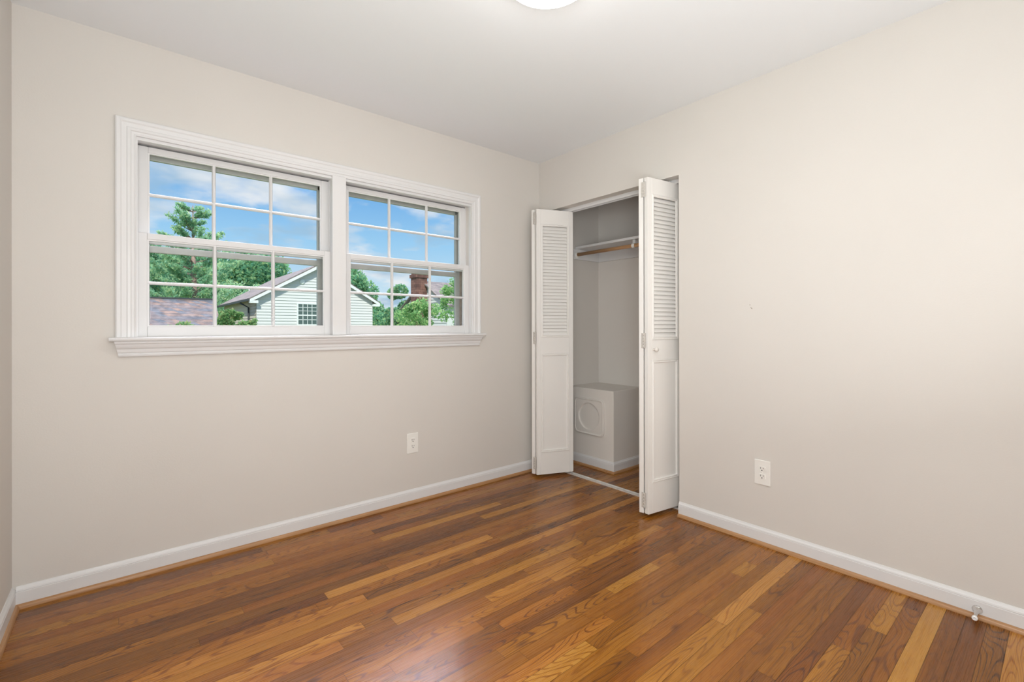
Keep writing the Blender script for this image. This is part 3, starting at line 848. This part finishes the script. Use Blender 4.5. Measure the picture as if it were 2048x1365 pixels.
# low building with mottled shingle roof at the left
sb = empty('low_outbuilding', (-.9, 27.6, GZ)); tag(sb, 'low building with mottled shingle roof beside the gable house', 'outbuilding')
invo = Matrix.Translation((.9, -27.6, -GZ))
mb = MB(); slab(mb, [(-9.5, 23.2, .95), (1.05, 23.2, .95), (1.05, 26.3, 2.62), (-9.5, 26.3, 2.62)], .12)
slab(mb, [(-9.5, 29.4, .95), (1.05, 29.4, .95), (1.05, 26.3, 2.62), (-9.5, 26.3, 2.62)], .12)
ch(mb.build('roof', m_roof2, sb), invo)
ch(MB().box(-9.5, 1.05, 26.22, 26.38, 2.60, 2.67).build('ridge_cap', m_dark, sb), invo)
mb = MB().box(-9.2, .8, 23.7, 28.9, GZ, .95)
mb.add([(.8, 23.7, .95), (.8, 28.9, .95), (.8, 26.3, 2.36), (-9.2, 23.7, .95), (-9.2, 28.9, .95), (-9.2, 26.3, 2.36)], [(0, 1, 2), (3, 5, 4)])
ch(mb.build('walls', m_brick, sb), invo)

# second house at the right with brick chimney
h2 = empty('chimney_house', (14.2, 22, GZ)); tag(h2, 'white house with brick chimney half hidden by trees', 'house')
inv2 = Matrix.Translation((-14.2, -22, -GZ))
mb = MB(); zf2 = lambda y: 2.45 + 1.35 * (1 - abs(y - 22) / 2.5)
lap_wall(mb, 'y', 11.2, 19.5, 24.5, -1, zf2, -1)
mb.add([(11.201, 19.5, GZ), (11.201, 24.5, GZ), (11.201, 24.5, 2.45), (11.201, 22, 3.8), (11.201, 19.5, 2.45)], [(0, 1, 2, 3, 4)])
mb.add([(11.2, 19.5, GZ), (19, 19.5, GZ), (19, 19.5, 2.45), (11.2, 19.5, 2.45)], [(0, 1, 2, 3)])
mb.add([(11.2, 24.5, GZ), (19, 24.5, GZ), (19, 24.5, 2.45), (11.2, 24.5, 2.45)], [(0, 1, 2, 3)])
mb.add([(19, 19.5, GZ), (19, 24.5, GZ), (19, 24.5, 2.45), (19, 22, 3.8), (19, 19.5, 2.45)], [(0, 1, 2, 3, 4)])
ch(mb.build('walls', m_siding, h2, fix=False), inv2)
mb = MB()
for s_ in (-1, 1): slab(mb, [(11.0, 22 + s_ * 2.85, 2.36), (19.2, 22 + s_ * 2.85, 2.36), (19.2, 22, 3.90), (11.0, 22, 3.90)], .08)
ch(mb.build('roof', m_roof, h2), inv2)
mb = MB().box(10.48, 11.19, 21.65, 22.35, GZ, 4.05).box(10.42, 11.25, 21.59, 22.41, 4.05, 4.25).box(10.50, 11.17, 21.67, 22.33, 4.25, 4.33)
c_ = ch(mb.build('chimney', m_brick, h2), inv2); c_['label'] = 'weathered red brick chimney'

# ------------------------------------------------------------------ trees
def leafmat(name, c0, c1, c2, trans=.5):
    m = bpy.data.materials.new(name); m.use_nodes = True
    t = m.node_tree; b = t.nodes['Principled BSDF']
    at_ = N(t, 'ShaderNodeAttribute'); at_.attribute_name = 'leaf'
    r = ramp(t, [(0, c0), (.5, c1), (1, c2)])
    t.links.new(at_.outputs['Fac'], r.inputs[0]); t.links.new(r.outputs[0], b.inputs['Base Color'])
    b.inputs['Roughness'].default_value = .65; b.inputs['Specular IOR Level'].default_value = .3
    tl = N(t, 'ShaderNodeBsdfTranslucent'); t.links.new(r.outputs[0], tl.inputs[0])
    mx_ = N(t, 'ShaderNodeMixShader'); mx_.inputs[0].default_value = trans
    out = t.nodes['Material Output']
    t.links.new(b.outputs[0], mx_.inputs[1]); t.links.new(tl.outputs[0], mx_.inputs[2]); t.links.new(mx_.outputs[0], out.inputs[0])
    return m
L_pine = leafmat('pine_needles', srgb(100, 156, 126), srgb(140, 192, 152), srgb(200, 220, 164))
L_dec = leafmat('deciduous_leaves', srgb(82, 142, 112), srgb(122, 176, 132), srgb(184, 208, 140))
L_dog = leafmat('light_leaves', srgb(92, 146, 94), srgb(138, 184, 114), srgb(206, 222, 160))
L_bush = leafmat('shrub_leaves', srgb(90, 142, 92), srgb(132, 174, 110), srgb(180, 178, 128))
m_bark = mat('bark', srgb(168, 142, 132), 0.9, var=0.2, vscale=6)

def leaves(pts, sizes, m, name, parent, rg, elong=1.6):
    vs, fs, at_ = [], [], []
    for (p, cval), s in zip(pts, sizes):
        d = Vector((rg.gauss(0, 1), rg.gauss(0, 1), rg.gauss(0, .7))).normalized()
        u = d.orthogonal().normalized(); u = Matrix.Rotation(rg.uniform(0, 2 * PI), 3, d) @ u
        w = d.cross(u)
        i = len(vs); p = Vector(p)
        a, c = u * s * elong * .5, w * s * .5
        k = d * s * .12
        vs += [p - a, p + c + k, p + a, p - c + k]
        fs.append((i, i + 1, i + 2, i + 3)); at_.append(cval)
    me = bpy.data.meshes.new(name)
    me.from_pydata([tuple(v) for v in vs], [], fs)
    a = me.attributes.new('leaf', 'FLOAT', 'FACE'); a.data.foreach_set('value', at_)
    me.materials.append(m)
    o = bpy.data.objects.new(name, me); COL.objects.link(o); o.parent = parent
    return o
def blob_tree(x, y, z0, z1, rad, seed, m, name, label, n=7000, size=.24, hollow=.72, low=None, nb=16, cat='tree', sq=1.0, group=None, tr=.16, br=1.0):
    rg = random.Random(seed)
    e = empty(name, (x, y, GZ)); tag(e, label, cat, group)
    zb = low if low is not None else z0
    MB().tube([(0, 0, 0), (.1, .05, (z0 - GZ) * .6), (0, 0, (z1 - GZ) * .75)], [tr, tr * .75, tr * .3], 8).build('trunk', m_bark, e)
    cz = (zb + z1) / 2; hz = (z1 - zb) / 2
    blobs = []
    for k in range(nb):
        a = rg.uniform(0, 2 * PI); h = rg.uniform(-1, 1)
        rr_ = math.sqrt(max(0, 1 - (h * .92) ** 2)) * rg.uniform(.35, .75)
        blobs.append((math.cos(a) * rr_ * rad, math.sin(a) * rr_ * rad * sq, cz + h * hz * .72, rad * rg.uniform(.30, .46) * br))
    blobs.append((0, 0, z1 - hz * .32, rad * .42 * br)); blobs.append((0, 0, cz, rad * .6 * br))
    pts, sz = [], []
    for k in range(n):
        bx_, by_, bz_, br_ = rg.choice(blobs)
        d = Vector((rg.gauss(0, 1), rg.gauss(0, 1), rg.gauss(0, 1))).normalized()
        q = br_ * (hollow + (1 - hollow) * rg.random() ** .5) * rg.uniform(.86, 1.08)
        p = Vector((bx_, by_, bz_ - GZ)) + Vector((d.x, d.y, d.z * min(1.0, hz / rad * 1.1))) * q
        pts.append((p, min(1, max(0, rg.gauss(.45, .25))))); sz.append(size * rg.uniform(.6, 1.25))
    leaves(pts, sz, m, 'foliage', e, rg)
    return e
def pine_tree(x, y, z1, seed, label, rad=3.2, zlow=-1.0):
    rg = random.Random(seed)
    e = empty('pine_tree', (x, y, GZ)); tag(e, label, 'tree')
    Ht = z1 - GZ
    MB().tube([(0, 0, 0), (.05, 0, Ht * .5), (0, 0, Ht - .1)], [.30, .24, .03], 10).build('trunk', m_bark, e)
    pts, sz = [], []; bm_ = MB()
    z = zlow - GZ
    while z < Ht - .25:
        f = (Ht - z) / (Ht - (zlow - GZ))
        for k in range(5):
            a = rg.uniform(0, 2 * PI); Lb = rad * (0.16 + .95 * f ** .9) * rg.uniform(.45, 1.2)
            rise = rg.uniform(.10, .42)
            P = [Vector((math.cos(a) * Lb * q, math.sin(a) * Lb * q, z + Lb * q * rise + .25 * Lb * q * q)) for q in (0, .35, .7, 1)]
            bm_.tube(P, [.05, .035, .02, .008], 5, caps=False)
            m_ = int(24 + Lb * 62)
            for _ in range(m_):
                q = rg.uniform(.38, 1.05)
                j = min(2, int(q * 3)); fr_ = q * 3 - j
                c = P[j].lerp(P[j + 1], min(1, fr_))
                sp = .09 + .11 * Lb / rad * (1.1 - abs(q - .6))
                pts.append((c + Vector((rg.gauss(0, sp), rg.gauss(0, sp), rg.gauss(.03, sp * .55))), min(1, max(0, rg.gauss(.35 + .3 * q, .2)))))
                sz.append(rg.uniform(.06, .12))
        z += rg.uniform(.36, .60)
    bm_.build('branches', m_bark, e)
    leaves(pts, sz, L_pine, 'needles', e, rg, elong=3.6)
    return e
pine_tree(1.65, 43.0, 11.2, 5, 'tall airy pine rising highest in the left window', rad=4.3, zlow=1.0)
BT = 'broadleaf_tree'
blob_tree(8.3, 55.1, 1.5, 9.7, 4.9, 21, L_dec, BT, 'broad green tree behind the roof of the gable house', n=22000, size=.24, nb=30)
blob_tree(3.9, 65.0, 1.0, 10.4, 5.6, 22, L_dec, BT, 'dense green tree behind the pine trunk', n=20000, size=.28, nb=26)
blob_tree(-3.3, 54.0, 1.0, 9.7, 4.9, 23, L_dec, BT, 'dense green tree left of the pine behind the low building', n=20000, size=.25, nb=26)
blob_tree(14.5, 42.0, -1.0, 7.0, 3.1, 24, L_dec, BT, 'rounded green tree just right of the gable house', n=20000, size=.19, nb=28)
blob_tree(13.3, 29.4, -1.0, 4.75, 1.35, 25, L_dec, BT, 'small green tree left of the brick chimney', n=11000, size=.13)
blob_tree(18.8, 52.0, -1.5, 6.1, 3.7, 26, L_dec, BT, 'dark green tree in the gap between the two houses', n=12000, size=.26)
blob_tree(4.05, 9.4, .4, 2.05, 1.02, 27, L_dog, 'garden_tree', 'leafy light green tree close to the right window', n=5600, size=.05, low=.35, nb=40, hollow=.45, tr=.05, br=.46)
blob_tree(5.95, 10.4, .6, 3.05, .80, 28, L_dog, 'garden_tree', 'yellowish green tree at the right edge of the right window', n=3300, size=.05, low=.3, nb=34, hollow=.35, tr=.05, br=.5)
blob_tree(.25, 15.9, .2, 1.98, .62, 29, L_bush, 'garden_shrub', 'tall green and brown shrub in front of the gable house gutter', n=4500, size=.065, low=-.2, nb=22, hollow=.3, cat='shrub', tr=.04, br=.7)
blob_tree(1.29, 17.6, .2, 1.58, .50, 30, L_bush, 'garden_shrub', 'small shrub at the foot of the white gable wall', n=2000, size=.06, low=.2, nb=18, hollow=.3, cat='shrub', tr=.03, br=.7)
blob_tree(-1.0, 17.2, .0, 1.36, .85, 31, L_bush, 'garden_shrub', 'low shrub in front of the mottled roof', n=2600, size=.06, low=.2, nb=18, hollow=.3, cat='shrub', tr=.03, br=.7)
